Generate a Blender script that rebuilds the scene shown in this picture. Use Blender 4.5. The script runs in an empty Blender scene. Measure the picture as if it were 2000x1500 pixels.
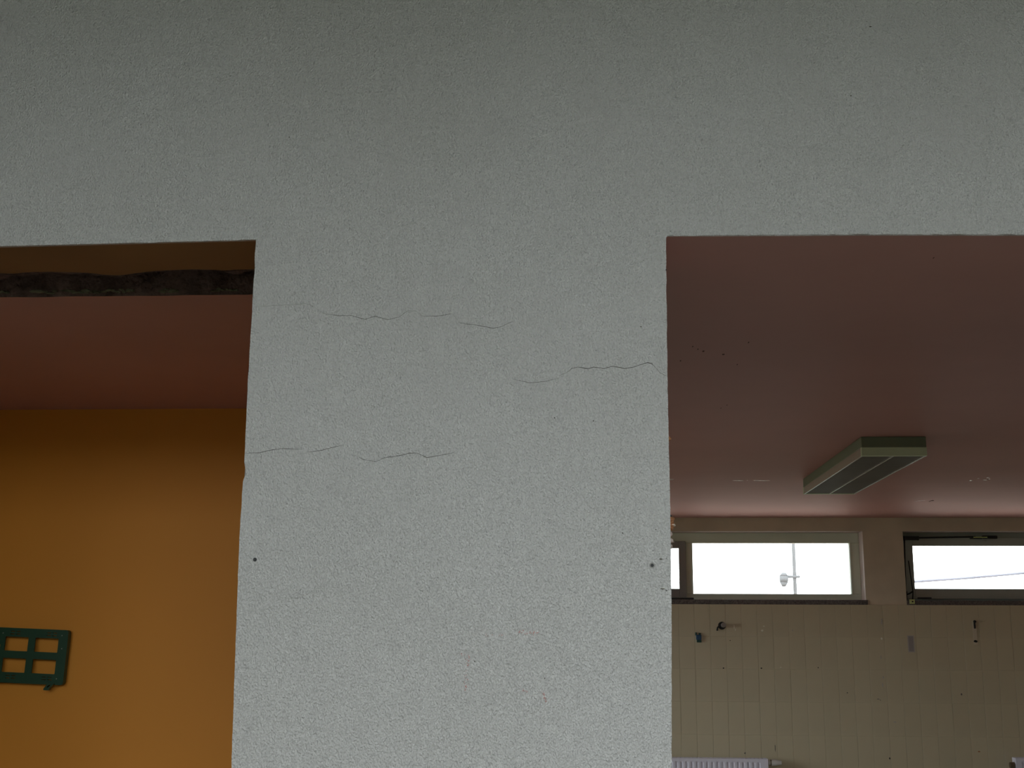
import bpy, bmesh, math, random
from mathutils import Vector, Matrix, noise

random.seed(7)
scene = bpy.context.scene
COL = scene.collection

# ------------------------------------------------------------------ camera
EYE = Vector((0.0, 0.0, 1.60))
FPX = 2400.0
YAW, PITCH, ROLL = math.radians(3.372), math.radians(11.683), math.radians(0.287)
_cy, _sy, _cp, _sp, _cr, _sr = (math.cos(YAW), math.sin(YAW), math.cos(PITCH),
                                math.sin(PITCH), math.cos(ROLL), math.sin(ROLL))
_B = Matrix(((1, 0, 0), (0, 0, -1), (0, 1, 0)))
_RY = Matrix(((_cy, 0, _sy), (0, 1, 0), (-_sy, 0, _cy)))
_RX = Matrix(((1, 0, 0), (0, _cp, _sp), (0, -_sp, _cp)))
_RZ = Matrix(((_cr, -_sr, 0), (_sr, _cr, 0), (0, 0, 1)))
CAM = _RZ @ _RX @ _RY @ _B                      # world -> (right, down, forward)
cam_data = bpy.data.cameras.new('camera')
cam_data.sensor_width = 36.0
cam_data.lens = FPX / 2000.0 * 36.0
cam_data.clip_start = 0.05
cam_data.clip_end = 500
cam = bpy.data.objects.new('camera', cam_data)
COL.objects.link(cam)
_rot = Matrix((CAM[0], -CAM[1], -CAM[2])).transposed()
cam.matrix_world = Matrix.Translation(EYE) @ _rot.to_4x4()
scene.camera = cam

# ------------------------------------------------------------------ world and exposure
world = bpy.data.worlds.new('overcast_sky')
scene.world = world
world.use_nodes = True
_bg = world.node_tree.nodes['Background']
_bg.inputs['Color'].default_value = (0.92, 0.965, 1.0, 1)      # even overcast sky
_bg.inputs['Strength'].default_value = 6.6
scene.view_settings.view_transform = 'Standard'
scene.view_settings.look = 'None'
scene.view_settings.gamma = 1.0
scene.view_settings.use_curve_mapping = False
scene.view_settings.exposure = 0.0
scene.cycles.max_bounces = 10
scene.cycles.diffuse_bounces = 7
scene.cycles.transparent_max_bounces = 12
scene.cycles.sample_clamp_indirect = 6.0


def ray(px, py):
    c = Vector(((px - 1000.0) / FPX, (py - 750.0) / FPX, 1.0))
    return CAM.transposed() @ c


def on_y(px, py, y):
    d = ray(px, py)
    return EYE + d * (y / d.y)


def on_z(px, py, z):
    d = ray(px, py)
    return EYE + d * ((z - EYE.z) / d.z)


# ------------------------------------------------------------------ dimensions
ZC = 2.52                                        # ceiling of the rooms behind = head of the openings
YW = (on_z(1310, 460, ZC).y + on_z(500, 468, ZC).y) / 2      # face of the white wall
YS0 = on_z(250, 529, ZC).y                       # near edge of the broken strip
YS1 = on_z(250, 577.5, ZC).y                     # far edge of it
YO = on_z(240, 799, ZC).y                        # orange wall
YB = on_z(1670, 1011, ZC).y                      # tiled wall with the strip windows
YT = YS0                                         # back face of the white wall
ZN = 3.85                                        # ceiling of the near room
XL, XR = -4.2, 5.4                               # side walls of the near room
YN = -1.9                                        # wall behind the photographer
XP = -0.35                                       # partition between the two back rooms
XL2, XR2 = -3.9, 5.2
print('planes', YW, YS0, YS1, YO, YB)


def portal(name, loc, rot, sx, sy):
    l = bpy.data.lights.new(name, 'AREA')
    l.shape = 'RECTANGLE'
    l.size, l.size_y = sx, sy
    l.cycles.is_portal = True
    o = bpy.data.objects.new(name, l)
    o.location = loc
    o.rotation_euler = rot
    COL.objects.link(o)


# windows of the near room (behind the photographer): x0, x1, z0, z1
NEAR_WIN = [(-3.9, -1.5, 0.9, 3.6), (-1.2, 1.7, 0.9, 3.6), (2.0, 5.1, 0.9, 3.6)]
ADDED_WIN = (5.5, 8.9, 0.4, 2.35)                 # y0, y1, z0, z1: side window added out of frame to brighten the tiled room
portal('daylight_portal', (XL2 - 0.1, (ADDED_WIN[0] + ADDED_WIN[1]) / 2, (ADDED_WIN[2] + ADDED_WIN[3]) / 2),
       (math.radians(90), 0, math.radians(-90)), ADDED_WIN[1] - ADDED_WIN[0], ADDED_WIN[3] - ADDED_WIN[2])
for _i, (_a, _b, _c, _d) in enumerate(NEAR_WIN):
    portal('daylight_portal', ((_a + _b) / 2, YN - 0.16, (_c + _d) / 2),
           (math.radians(90), 0, 0), _b - _a, _d - _c)


# ------------------------------------------------------------------ materials
def new_mat(name):
    m = bpy.data.materials.new(name)
    m.use_nodes = True
    return m, m.node_tree, m.node_tree.nodes['Principled BSDF']


def paint(name, col, rough=0.6, spec=0.4, var=0.06, vscale=3.0, bump=0.0, bscale=60.0, bdist=0.002,
          metal=0.0, per_object=0.0):
    m, nt, p = new_mat(name)
    n = nt.nodes
    tc = n.new('ShaderNodeTexCoord')
    nz = n.new('ShaderNodeTexNoise')
    nz.inputs['Scale'].default_value = vscale
    nz.inputs['Detail'].default_value = 5
    nt.links.new(tc.outputs['Object'], nz.inputs['Vector'])
    rp = n.new('ShaderNodeValToRGB')
    rp.color_ramp.elements[0].position = 0.3
    rp.color_ramp.elements[1].position = 0.7
    rp.color_ramp.elements[0].color = [c * (1 - var) for c in col] + [1]
    rp.color_ramp.elements[1].color = [min(1, c * (1 + var)) for c in col] + [1]
    nt.links.new(nz.outputs['Fac'], rp.inputs['Fac'])
    out = rp.outputs['Color']
    if per_object:
        oi = n.new('ShaderNodeObjectInfo')
        mr = n.new('ShaderNodeMapRange')
        mr.inputs['To Min'].default_value = 1 - per_object
        mr.inputs['To Max'].default_value = 1 + per_object
        nt.links.new(oi.outputs['Random'], mr.inputs['Value'])
        hs = n.new('ShaderNodeHueSaturation')
        nt.links.new(mr.outputs['Result'], hs.inputs['Value'])
        nt.links.new(out, hs.inputs['Color'])
        out = hs.outputs['Color']
    nt.links.new(out, p.inputs['Base Color'])
    p.inputs['Roughness'].default_value = rough
    p.inputs['Specular IOR Level'].default_value = spec
    p.inputs['Metallic'].default_value = metal
    if bump:
        b = n.new('ShaderNodeTexNoise')
        b.inputs['Scale'].default_value = bscale
        b.inputs['Detail'].default_value = 3
        nt.links.new(tc.outputs['Object'], b.inputs['Vector'])
        bp = n.new('ShaderNodeBump')
        bp.inputs['Strength'].default_value = bump
        bp.inputs['Distance'].default_value = bdist
        nt.links.new(b.outputs['Fac'], bp.inputs['Height'])
        nt.links.new(bp.outputs['Normal'], p.inputs['Normal'])
    return m


def roughcast(name):
    """glossy white emulsion over pebbly roller texture"""
    m, nt, p = new_mat(name)
    n, L = nt.nodes, nt.links
    tc = n.new('ShaderNodeTexCoord')
    big = n.new('ShaderNodeTexNoise')
    big.inputs['Scale'].default_value = 1.7
    big.inputs['Detail'].default_value = 6
    L.new(tc.outputs['Object'], big.inputs['Vector'])
    rp = n.new('ShaderNodeValToRGB')
    rp.color_ramp.elements[0].position = 0.3
    rp.color_ramp.elements[0].color = (0.605, 0.582, 0.565, 1)
    rp.color_ramp.elements[1].position = 0.7
    rp.color_ramp.elements[1].color = (0.64, 0.617, 0.605, 1)
    L.new(big.outputs['Fac'], rp.inputs['Fac'])
    L.new(rp.outputs['Color'], p.inputs['Base Color'])
    p.inputs['Roughness'].default_value = 0.30
    p.inputs['Specular IOR Level'].default_value = 0.5
    mp = n.new('ShaderNodeMapping')
    mp.inputs['Rotation'].default_value = (0, math.radians(35), 0)
    mp.inputs['Scale'].default_value = (1.0, 1.0, 0.8)
    L.new(tc.outputs['Object'], mp.inputs['Vector'])
    gr = n.new('ShaderNodeTexNoise')
    gr.inputs['Scale'].default_value = 250
    gr.inputs['Detail'].default_value = 1.5
    gr.inputs['Roughness'].default_value = 0.4
    L.new(mp.outputs['Vector'], gr.inputs['Vector'])
    bp = n.new('ShaderNodeBump')
    bp.inputs['Strength'].default_value = 1.0
    bp.inputs['Distance'].default_value = 0.0085
    L.new(gr.outputs['Fac'], bp.inputs['Height'])
    un = n.new('ShaderNodeTexNoise')
    un.inputs['Scale'].default_value = 14
    L.new(tc.outputs['Object'], un.inputs['Vector'])
    b2 = n.new('ShaderNodeBump')
    b2.inputs['Strength'].default_value = 0.25
    b2.inputs['Distance'].default_value = 0.004
    L.new(un.outputs['Fac'], b2.inputs['Height'])
    L.new(bp.outputs['Normal'], b2.inputs['Normal'])
    L.new(b2.outputs['Normal'], p.inputs['Normal'])
    return m


def glass_pane(name):
    m, nt, p = new_mat(name)
    n, L = nt.nodes, nt.links
    n.remove(p)
    tr = n.new('ShaderNodeBsdfTransparent')
    tr.inputs['Color'].default_value = (0.93, 0.95, 0.94, 1)
    gl = n.new('ShaderNodeBsdfGlossy')
    gl.inputs['Roughness'].default_value = 0.03
    fr = n.new('ShaderNodeFresnel')
    fr.inputs['IOR'].default_value = 1.45
    mx = n.new('ShaderNodeMixShader')
    L.new(fr.outputs['Fac'], mx.inputs['Fac'])
    L.new(tr.outputs['BSDF'], mx.inputs[1])
    L.new(gl.outputs['BSDF'], mx.inputs[2])
    L.new(mx.outputs['Shader'], n['Material Output'].inputs['Surface'])
    return m


M_WHITE = roughcast('white_roughcast_paint')
M_PINK = paint('dusty_pink_ceiling_paint', (0.58, 0.32, 0.28), rough=0.55, spec=0.16, var=0.05, vscale=1.5,
               bump=0.15, bscale=25, bdist=0.003)
M_PINK_GLOSS = paint('glossy_pink_glint', (0.60, 0.38, 0.34), rough=0.22, spec=0.5)  # gloss for the strips added as ceiling glints
M_ORANGE = paint('orange_wall_paint', (0.68, 0.262, 0.030), rough=0.55, spec=0.3, var=0.04, vscale=1.2,
                 bump=0.1, bscale=40)
M_SOFFIT = paint('ochre_soffit', (0.26, 0.14, 0.065), rough=0.6, spec=0.3, var=0.08)  # even ochre for the left soffit and plaster lip
M_RUBBLE = paint('broken_mortar', (0.15, 0.095, 0.08), rough=0.95, spec=0.1, var=0.5, vscale=14, bump=1.0,
                 bscale=45, bdist=0.02)
M_MORTAR = paint('grey_green_mortar_crumbs', (0.15, 0.14, 0.09), rough=0.95, spec=0.1, var=0.4, vscale=30)
M_TILE = paint('beige_glazed_tile', (0.61, 0.55, 0.385), rough=0.38, spec=0.4, var=0.06, vscale=2.2, per_object=0.02)
M_GROUT = paint('pale_tile_grout', (0.66, 0.61, 0.46), rough=0.9, spec=0.1)
M_PLASTER = paint('beige_grey_plaster', (0.68, 0.61, 0.47), rough=0.8, spec=0.2, var=0.10, vscale=4,
                  bump=0.2, bscale=50)
M_REVEAL = paint('pinkish_reveal_paint', (0.66, 0.55, 0.50), rough=0.6, spec=0.3)
M_FRAME = paint('grey_green_window_paint', (0.74, 0.79, 0.66), rough=0.5, spec=0.4)
M_SASH = paint('dark_grey_window_paint', (0.30, 0.285, 0.265), rough=0.5, spec=0.4)
M_SASH2 = paint('weathered_grey_window_paint', (0.42, 0.47, 0.42), rough=0.5, spec=0.4)
M_STONE = paint('dark_speckled_stone', (0.14, 0.125, 0.12), rough=0.6, spec=0.4, var=0.5, vscale=90)
M_GLASS = glass_pane('clear_window_glass')
M_BLACK = paint('black_iron', (0.02, 0.02, 0.02), rough=0.5, spec=0.4, var=0.2)
M_STEEL = paint('worn_steel', (0.45, 0.47, 0.42), rough=0.3, spec=0.5, metal=0.8)
M_STICKER = paint('pale_yellow_green_plastic', (0.62, 0.70, 0.30), rough=0.5)
M_RAD = paint('white_radiator_enamel', (0.82, 0.82, 0.94), rough=0.35, spec=0.5, var=0.02)
M_VALVE = paint('white_valve_plastic', (0.78, 0.78, 0.76), rough=0.4, spec=0.5, var=0.02)
M_BRASS = paint('dull_brass', (0.25, 0.2, 0.13), rough=0.4, metal=0.8)
M_LAMP_DK = paint('dark_green_lamp_housing', (0.21, 0.255, 0.165), rough=0.5, spec=0.35)
M_LAMP_LT = paint('sage_lamp_rim', (0.72, 0.86, 0.58), rough=0.4, spec=0.5)
M_LAMP_SIDE = paint('brownish_lamp_rim', (0.42, 0.39, 0.30), rough=0.3, spec=0.5)
M_LOUVRE = paint('satin_aluminium_louvre', (0.50, 0.47, 0.44), rough=0.35, spec=0.5, metal=0.6, var=0.05)
M_TUBE = paint('unlit_lamp_tube', (0.7, 0.7, 0.66), rough=0.3)
M_GREEN = paint('dark_green_plastic', (0.012, 0.050, 0.022), rough=0.45, spec=0.4, var=0.1)
M_CRACK = paint('crack_shadow', (0.13, 0.12, 0.10), rough=0.95, spec=0.0, var=0.3, vscale=40)
M_CRACK2 = paint('hairline_crack', (0.34, 0.335, 0.30), rough=0.95, spec=0.0, var=0.2, vscale=40)
M_RED = paint('faded_red_crayon', (0.52, 0.30, 0.28), rough=0.8, spec=0.2, var=0.15, vscale=60)
M_BRICK = paint('exposed_brick', (0.46, 0.22, 0.11), rough=0.95, spec=0.1, var=0.25, vscale=60, bump=0.6, bscale=150)
M_CHALK = paint('pale_plaster_crumb', (0.88, 0.86, 0.74), rough=0.9, spec=0.1)
M_BLUE = paint('blue_green_plastic', (0.03, 0.09, 0.19), rough=0.5)
M_TEAL = paint('dark_teal_plastic', (0.02, 0.07, 0.06), rough=0.5)
M_TAPE = paint('grey_tape', (0.34, 0.32, 0.31), rough=0.8)
M_TAPE_EDGE = paint('pale_tape_edge', (0.50, 0.47, 0.44), rough=0.6)
M_NEAR = paint('warm_white_room_paint', (0.36, 0.355, 0.30), rough=0.7, spec=0.3)
M_PALE = paint('pale_pinkish_room_paint', (0.62, 0.56, 0.52), rough=0.7, spec=0.3)
M_FLOOR = paint('worn_floor_screed', (0.42, 0.395, 0.35), rough=0.7, spec=0.3, var=0.15)
M_GROUND = paint('dark_outside_ground', (0.11, 0.115, 0.09), rough=0.95, spec=0.05, var=0.3, vscale=1.5)  # ground tone darkened to cut light bouncing indoors
M_BLOCKER = paint('grey_blocker_wall', (0.19, 0.205, 0.175), rough=0.9, spec=0.1)
M_BOUNCE = paint('pale_red_bounce', (0.48, 0.36, 0.31), rough=0.9, spec=0.1, var=0.15)
M_POLE = paint('galvanised_pole', (0.15, 0.15, 0.155), rough=0.9, spec=0.2)
M_CABLE = paint('weathered_cable', (0.19, 0.19, 0.225), rough=0.9, spec=0.2)


# ------------------------------------------------------------------ mesh helpers
def finish(name, bm, mat, parent=None, smooth=False, recalc=True):
    if recalc:
        bmesh.ops.recalc_face_normals(bm, faces=bm.faces[:])
    if parent is not None:
        bmesh.ops.translate(bm, verts=bm.verts[:], vec=-parent.location)
    me = bpy.data.meshes.new(name)
    bm.to_mesh(me)
    bm.free()
    for mm in (mat if isinstance(mat, (list, tuple)) else [mat]):
        me.materials.append(mm)
    if smooth:
        for pl in me.polygons:
            pl.use_smooth = True
    o = bpy.data.objects.new(name, me)
    COL.objects.link(o)
    if parent is not None:
        o.parent = parent
    return o


def empty(name, loc):
    o = bpy.data.objects.new(name, None)
    o.empty_display_size = 0.05
    o.location = loc
    COL.objects.link(o)
    return o


def sub(name, bm, mat, parent, **kw):
    """part under a part: world-space bmesh, parent chain of pure translations"""
    off = Vector((0, 0, 0))
    q = parent
    while q is not None:
        off += q.location
        q = q.parent
    bmesh.ops.recalc_face_normals(bm, faces=bm.faces[:])
    bmesh.ops.translate(bm, verts=bm.verts[:], vec=-off)
    o = finish(name, bm, mat, None, recalc=False, **kw)
    o.parent = parent
    return o


def tag(o, label=None, cat=None, group=None, kind=None):
    if label: o['label'] = label
    if cat: o['category'] = cat
    if group: o['group'] = group
    if kind: o['kind'] = kind
    return o


def add_box(bm, a, b, bev=0.0, seg=2):
    r = bmesh.ops.create_cube(bm, size=1.0)
    vs = r['verts']
    for v in vs:
        v.co = Vector([(a[i] + b[i]) / 2 + v.co[i] * (b[i] - a[i]) for i in range(3)])
    if bev:
        es = list({e for v in vs for e in v.link_edges})
        bmesh.ops.bevel(bm, geom=es, offset=bev, segments=seg, affect='EDGES', profile=0.5)


def box(a, b, bev=0.0, seg=2):
    bm = bmesh.new()
    add_box(bm, a, b, bev, seg)
    return bm


def add_tube(bm, p0, p1, r0, r1=None, n=12, cap=True):
    r1 = r0 if r1 is None else r1
    p0, p1 = Vector(p0), Vector(p1)
    d = (p1 - p0).normalized()
    u = d.orthogonal().normalized()
    w = d.cross(u)
    ra, rb = [], []
    for i in range(n):
        t = 2 * math.pi * i / n
        k = u * math.cos(t) + w * math.sin(t)
        ra.append(bm.verts.new(p0 + k * r0))
        rb.append(bm.verts.new(p1 + k * r1))
    for i in range(n):
        j = (i + 1) % n
        bm.faces.new((ra[i], ra[j], rb[j], rb[i]))
    if cap:
        bm.faces.new(ra[::-1])
        bm.faces.new(rb)


def add_path(bm, pts, r, n=8):
    for a, b in zip(pts[:-1], pts[1:]):
        add_tube(bm, a, b, r, n=n)


def add_frame(bm, x0, x1, z0, z1, y0, y1, wl, wr, wb, wt, bev=0.003):
    """mitreless rectangular frame in the XZ plane"""
    add_box(bm, (x0, y0, z0), (x0 + wl, y1, z1), bev)
    add_box(bm, (x1 - wr, y0, z0), (x1, y1, z1), bev)
    add_box(bm, (x0 + wl, y0, z1 - wt), (x1 - wr, y1, z1), bev)
    add_box(bm, (x0 + wl, y0, z0), (x1 - wr, y1, z0 + wb), bev)


def add_rock(bm, c, s, seed, sub_=2, amp=0.35):
    r = bmesh.ops.create_icosphere(bm, subdivisions=sub_, radius=1.0)
    for v in r['verts']:
        k = 1 + amp * noise.noise(v.co * 1.6 + Vector((seed * 3.7, seed, -seed * 2.1)))
        v.co = Vector((c[0] + v.co.x * s[0] * k, c[1] + v.co.y * s[1] * k, c[2] + v.co.z * s[2] * k))


def wall_with_holes(x0, x1, z0, z1, y0, y1, holes):
    """solid wall in XZ with rectangular holes (x0,x1,z0,z1), thickness y0..y1"""
    xs = sorted({x0, x1, *[h[0] for h in holes], *[h[1] for h in holes]})
    zs = sorted({z0, z1, *[h[2] for h in holes], *[h[3] for h in holes]})
    bm = bmesh.new()
    V = {}

    def vert(i, j, k):
        if (i, j, k) not in V:
            V[(i, j, k)] = bm.verts.new((xs[i], (y0, y1)[k], zs[j]))
        return V[(i, j, k)]

    def solid(i, j):
        if i < 0 or j < 0 or i >= len(xs) - 1 or j >= len(zs) - 1:
            return False
        cx, cz = (xs[i] + xs[i + 1]) / 2, (zs[j] + zs[j + 1]) / 2
        return not any(h[0] < cx < h[1] and h[2] < cz < h[3] for h in holes)
    for i in range(len(xs) - 1):
        for j in range(len(zs) - 1):
            if not solid(i, j):
                continue
            bm.faces.new((vert(i, j, 0), vert(i + 1, j, 0), vert(i + 1, j + 1, 0), vert(i, j + 1, 0)))
            bm.faces.new((vert(i, j, 1), vert(i, j + 1, 1), vert(i + 1, j + 1, 1), vert(i + 1, j, 1)))
            for di, dj, a, b in ((-1, 0, (i, j), (i, j + 1)), (1, 0, (i + 1, j + 1), (i + 1, j)),
                                 (0, -1, (i + 1, j), (i, j)), (0, 1, (i, j + 1), (i + 1, j + 1))):
                if not solid(i + di, j + dj):
                    f = bm.faces.new((vert(*a, 0), vert(*b, 0), vert(*b, 1), vert(*a, 1)))
                    if any(True for h in holes if h[0] - 1e-6 <= f.calc_center_median().x <= h[1] + 1e-6
                           and h[2] - 1e-6 <= f.calc_center_median().z <= h[3] + 1e-6):
                        f.material_index = 1
    return bm


def prism_xz(poly, y0, y1, holes=()):
    """extrude an XZ polygon (list of (x,z)) from y0 to y1; holes are further polygons"""
    bm = bmesh.new()
    edges = []
    for pl in [poly, *holes]:
        vs = [bm.verts.new((x, y0, z)) for x, z in pl]
        for i in range(len(vs)):
            edges.append(bm.edges.new((vs[i], vs[(i + 1) % len(vs)])))
    bmesh.ops.triangle_fill(bm, edges=edges, use_beauty=True, use_dissolve=False)
    r = bmesh.ops.extrude_face_region(bm, geom=bm.faces[:])
    for g in r['geom']:
        if isinstance(g, bmesh.types.BMVert):
            g.co.y = y1
    return bm


# ================================================================== SETTING
# ---- white wall with the two openings: front outline
def wpt(px, py):
    p = on_y(px, py, YW)
    return (p.x, p.z)


def dense(pts, step, amp, seed):
    """subdivide a pixel polyline and roughen it a little, like a trowelled plaster edge;
    returns (rough point, straight point) pairs"""
    out = []
    for k, (a, b) in enumerate(zip(pts[:-1], pts[1:])):
        d = math.hypot(b[0] - a[0], b[1] - a[1])
        n = max(1, int(d / step))
        for i in range(n):
            t = i / n
            x, y = a[0] + (b[0] - a[0]) * t, a[1] + (b[1] - a[1]) * t
            w = amp * noise.noise(Vector((x * 0.045 + seed, y * 0.045, seed * 1.7)))
            w += amp * 0.6 * noise.noise(Vector((x * 0.16 + seed, y * 0.16, seed)))
            nx, ny = -(b[1] - a[1]) / d, (b[0] - a[0]) / d
            if i == 0 and k == 0:
                w = 0
            out.append(((x + nx * w, y + ny * w), (x, y)))
    out.append((pts[-1], pts[-1]))
    return out


def same(pts, base):
    """hand-placed rough points over a straight run"""
    return list(zip(pts, base))


head_l = dense([(-760, 507), (0, 481), (360, 471.7), (500, 468)], 10, 0.9, 1.0)
pier_l = dense([(500, 468), (495, 560), (483.5, 760), (478, 880), (477, 902)], 12, 0.8, 2.0) + \
    same([(479.2, 912), (480.5, 921), (480.0, 927), (476.4, 934), (474.6, 941)],
         [(476.3, 912), (475.8, 921), (475.4, 927), (475, 934), (474.6, 941)]) + \
    dense([(473.6, 955), (468, 1040), (457, 1340), (452, 1500), (449, 1600)], 12, 0.8, 3.0)
pier_r = dense([(1312, 1600), (1311.7, 1500), (1311.7, 1200), (1309, 980), (1306, 860), (1303.2, 700),
                (1301.5, 560), (1301, 464)], 12, 0.9, 4.0)
head_r = same([(1303, 461.5), (1310, 459.2), (1317, 460.5), (1326, 461), (1338, 459.8), (1350, 461), (1364, 460),
               (1385, 459.3)],
              [(1303, 459.6), (1310, 459.2), (1317, 459.2), (1326, 459.1), (1338, 459.1), (1350, 459), (1364, 459),
               (1385, 458.9)]) + dense([(1400, 458.8), (1700, 457.3), (2000, 457.8), (2420, 459)], 12, 1.1, 5.0)
w_hl = [(wpt(*p), wpt(*q)) for p, q in head_l]
w_pl = [(wpt(*p), wpt(*q)) for p, q in pier_l][1:]
w_pr = [(wpt(*p), wpt(*q)) for p, q in pier_r]
w_hr = [(wpt(*p), wpt(*q)) for p, q in head_r]
xl_pier, xr_pier = w_pl[-1][1][0], w_pr[0][1][0]
# jambs far to the sides (out of frame) close the two openings
XJL, XJR = w_hl[0][1][0], w_hr[-1][1][0]


def dd(x, z):
    return ((x, z), (x, z))


outline = [dd(XL, 0.0), dd(XJL, 0.0)] + w_hl + w_pl + [dd(xl_pier, 0.0), dd(xr_pier, 0.0)] + w_pr + w_hr + \
          [dd(XJR, 0.0), dd(XR, 0.0), dd(XR, ZN), dd(XL, ZN)]
nO_half = 2 + len(w_hl)
n_head = set(range(2, 2 + len(w_hl))) | set(range(len(outline) - 4 - len(w_hr), len(outline) - 4))
bm = bmesh.new()
loops = []
for lay, y in enumerate((YW, YW + 0.010, YT)):
    row = []
    for i, (p, q) in enumerate(outline):
        x, z = p if lay == 0 else q
        if lay == 2 and i in n_head and i < nO_half:
            z = ZC
        row.append(bm.verts.new((x, y, z)))
    loops.append(row)
nO = len(outline)
xm = (xl_pier + xr_pier) / 2
for a, b in ((0, 1), (1, 2)):
    for i in range(nO):
        j = (i + 1) % nO
        f = bm.faces.new((loops[a][i], loops[a][j], loops[b][j], loops[b][i]))
        c = f.calc_center_median()
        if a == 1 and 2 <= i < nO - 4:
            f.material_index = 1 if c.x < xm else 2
for row, mi in ((loops[0], 0), (loops[2], 3)):
    es = [bm.edges.get((row[i], row[(i + 1) % nO])) for i in range(nO)]
    before = set(bm.faces)
    bmesh.ops.triangle_fill(bm, edges=es, use_beauty=True, use_dissolve=False)
    for f in bm.faces:
        if f not in before:
            f.material_index = mi
wall_front = finish('wall_front', bm, [M_WHITE, M_SOFFIT, M_PINK, M_NEAR])
tag(wall_front, 'white pebbly painted wall with a central pier between two openings', 'wall', kind='structure')


# ---- floors
tag(finish('floor', box((XL - 0.3, YN - 0.3, -0.12), (XR + 0.3, YB + 0.3, 0.0)), M_FLOOR),
    'worn bare floor running through all rooms', 'floor', kind='structure')
# ---- near room shell
tag(finish('ceiling_near', box((XL - 0.3, YN - 0.3, ZN), (XR + 0.3, YT, ZN + 0.15)), M_NEAR),
    'pale ceiling of the near room above the white wall', 'ceiling', kind='structure')
tag(finish('wall_near_left', box((XL - 0.25, YN, 0), (XL, YT, ZN)), M_NEAR),
    'pale side wall of the near room on the left', 'wall', kind='structure')
tag(finish('wall_near_right', box((XR, YN, 0), (XR + 0.25, YT, ZN)), M_NEAR),
    'pale side wall of the near room on the right', 'wall', kind='structure')
bm = wall_with_holes(XL - 0.25, XR + 0.25, 0, ZN, YN - 0.3, YN, NEAR_WIN)
tag(finish('wall_near_back', bm, [M_NEAR, M_NEAR]),
    'window wall of the near room behind the viewer', 'wall', kind='structure')
for i, (a, b, c, d) in enumerate(NEAR_WIN):
    w = empty('window_%d' % (i + 3), ((a + b) / 2, YN - 0.2, c))
    tag(w, ('left', 'middle', 'right')[i] + ' tall window behind the viewer', 'window', kind='structure')
    bm = bmesh.new()
    add_frame(bm, a, b, c, d, YN - 0.23, YN - 0.17, 0.06, 0.06, 0.06, 0.06)
    add_box(bm, ((a + b) / 2 - 0.03, YN - 0.23, c + 0.06), ((a + b) / 2 + 0.03, YN - 0.17, d - 0.06), 0.003)
    finish('frame', bm, M_FRAME, w)
    for s in (0, 1):
        x0 = a + 0.06 if s == 0 else (a + b) / 2 + 0.03
        x1 = (a + b) / 2 - 0.03 if s == 0 else b - 0.06
        finish('pane', box((x0, YN - 0.203, c + 0.06), (x1, YN - 0.199, d - 0.06)), M_GLASS, w)

# ---- left room
tag(finish('wall_left', box((XL2 - 0.2, YO, 0), (XP - 0.1, YO + 0.15, ZC)), M_ORANGE),
    'deep orange wall seen through the left opening', 'wall', kind='structure')
tag(finish('wall_left_side', box((XL2 - 0.2, YT, 0), (XL2, YO, ZC)), M_PALE),
    'pale side wall at the far left', 'wall', kind='structure')
tag(finish('wall_partition', box((XP - 0.1, YT, 0), (XP, YO + 0.15, ZC)), [M_PALE]),
    'partition hidden behind the white pier', 'wall', kind='structure')
ceiling_left = tag(finish('ceiling_left', box((XL2 - 0.2, YS1, ZC), (XP, YO + 0.15, ZC + 0.15)), M_PINK),
                   'dull maroon ceiling over the left opening', 'ceiling', kind='structure')
# broken strip where a wall was torn out: rough recessed channel with a wavy near edge
near_px = [(-900, 541), (-600, 533), (-420, 539), (-260, 534), (-60, 537), (0, 534.5), (25, 536), (45, 533.5), (80, 531), (130, 532.5), (175, 534), (205, 538),
           (235, 539), (262, 535), (300, 530.5), (340, 527.5), (380, 526), (415, 527.5), (443, 530), (455, 527.5), (497, 527),
           (560, 526)]


def near_y(x):
    pts = [on_z(p[0], p[1], ZC) for p in near_px]
    for a, b in zip(pts[:-1], pts[1:]):
        if a.x <= x <= b.x:
            return a.y + (b.y - a.y) * (x - a.x) / (b.x - a.x)
    return pts[0].y if x < pts[0].x else pts[-1].y


bm = bmesh.new()
NX, NY = 220, 22
x0s, x1s = XL2, XP - 0.1
grid = []
for i in range(NX + 1):
    x = x0s + (x1s - x0s) * i / NX
    ya, yb = near_y(x), YS1 - 0.004 + 0.006 * noise.noise(Vector((x * 9, 3, 1)))
    row = []
    for j in range(NY + 1):
        t = j / NY
        y = ya + (yb - ya) * t
        dep = 0.045 + 0.030 * noise.noise(Vector((x * 6, y * 14, 0))) + 0.018 * noise.noise(Vector((x * 21, y * 40, 5)))
        if t > 0.72:                     # deeper slot along the far edge
            dep += 0.05
        if j == 0 or j == NY:
            dep = -0.002
        row.append(bm.verts.new((x, y, ZC + max(-0.004, dep))))
    grid.append(row)
for i in range(NX):
    for j in range(NY):
        bm.faces.new((grid[i][j], grid[i + 1][j], grid[i + 1][j + 1], grid[i][j + 1]))
strip = finish('broken_mortar_strip', bm, M_RUBBLE, ceiling_left, recalc=False)
tag(strip, 'dark jagged strip of broken mortar across the ceiling')
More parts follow.
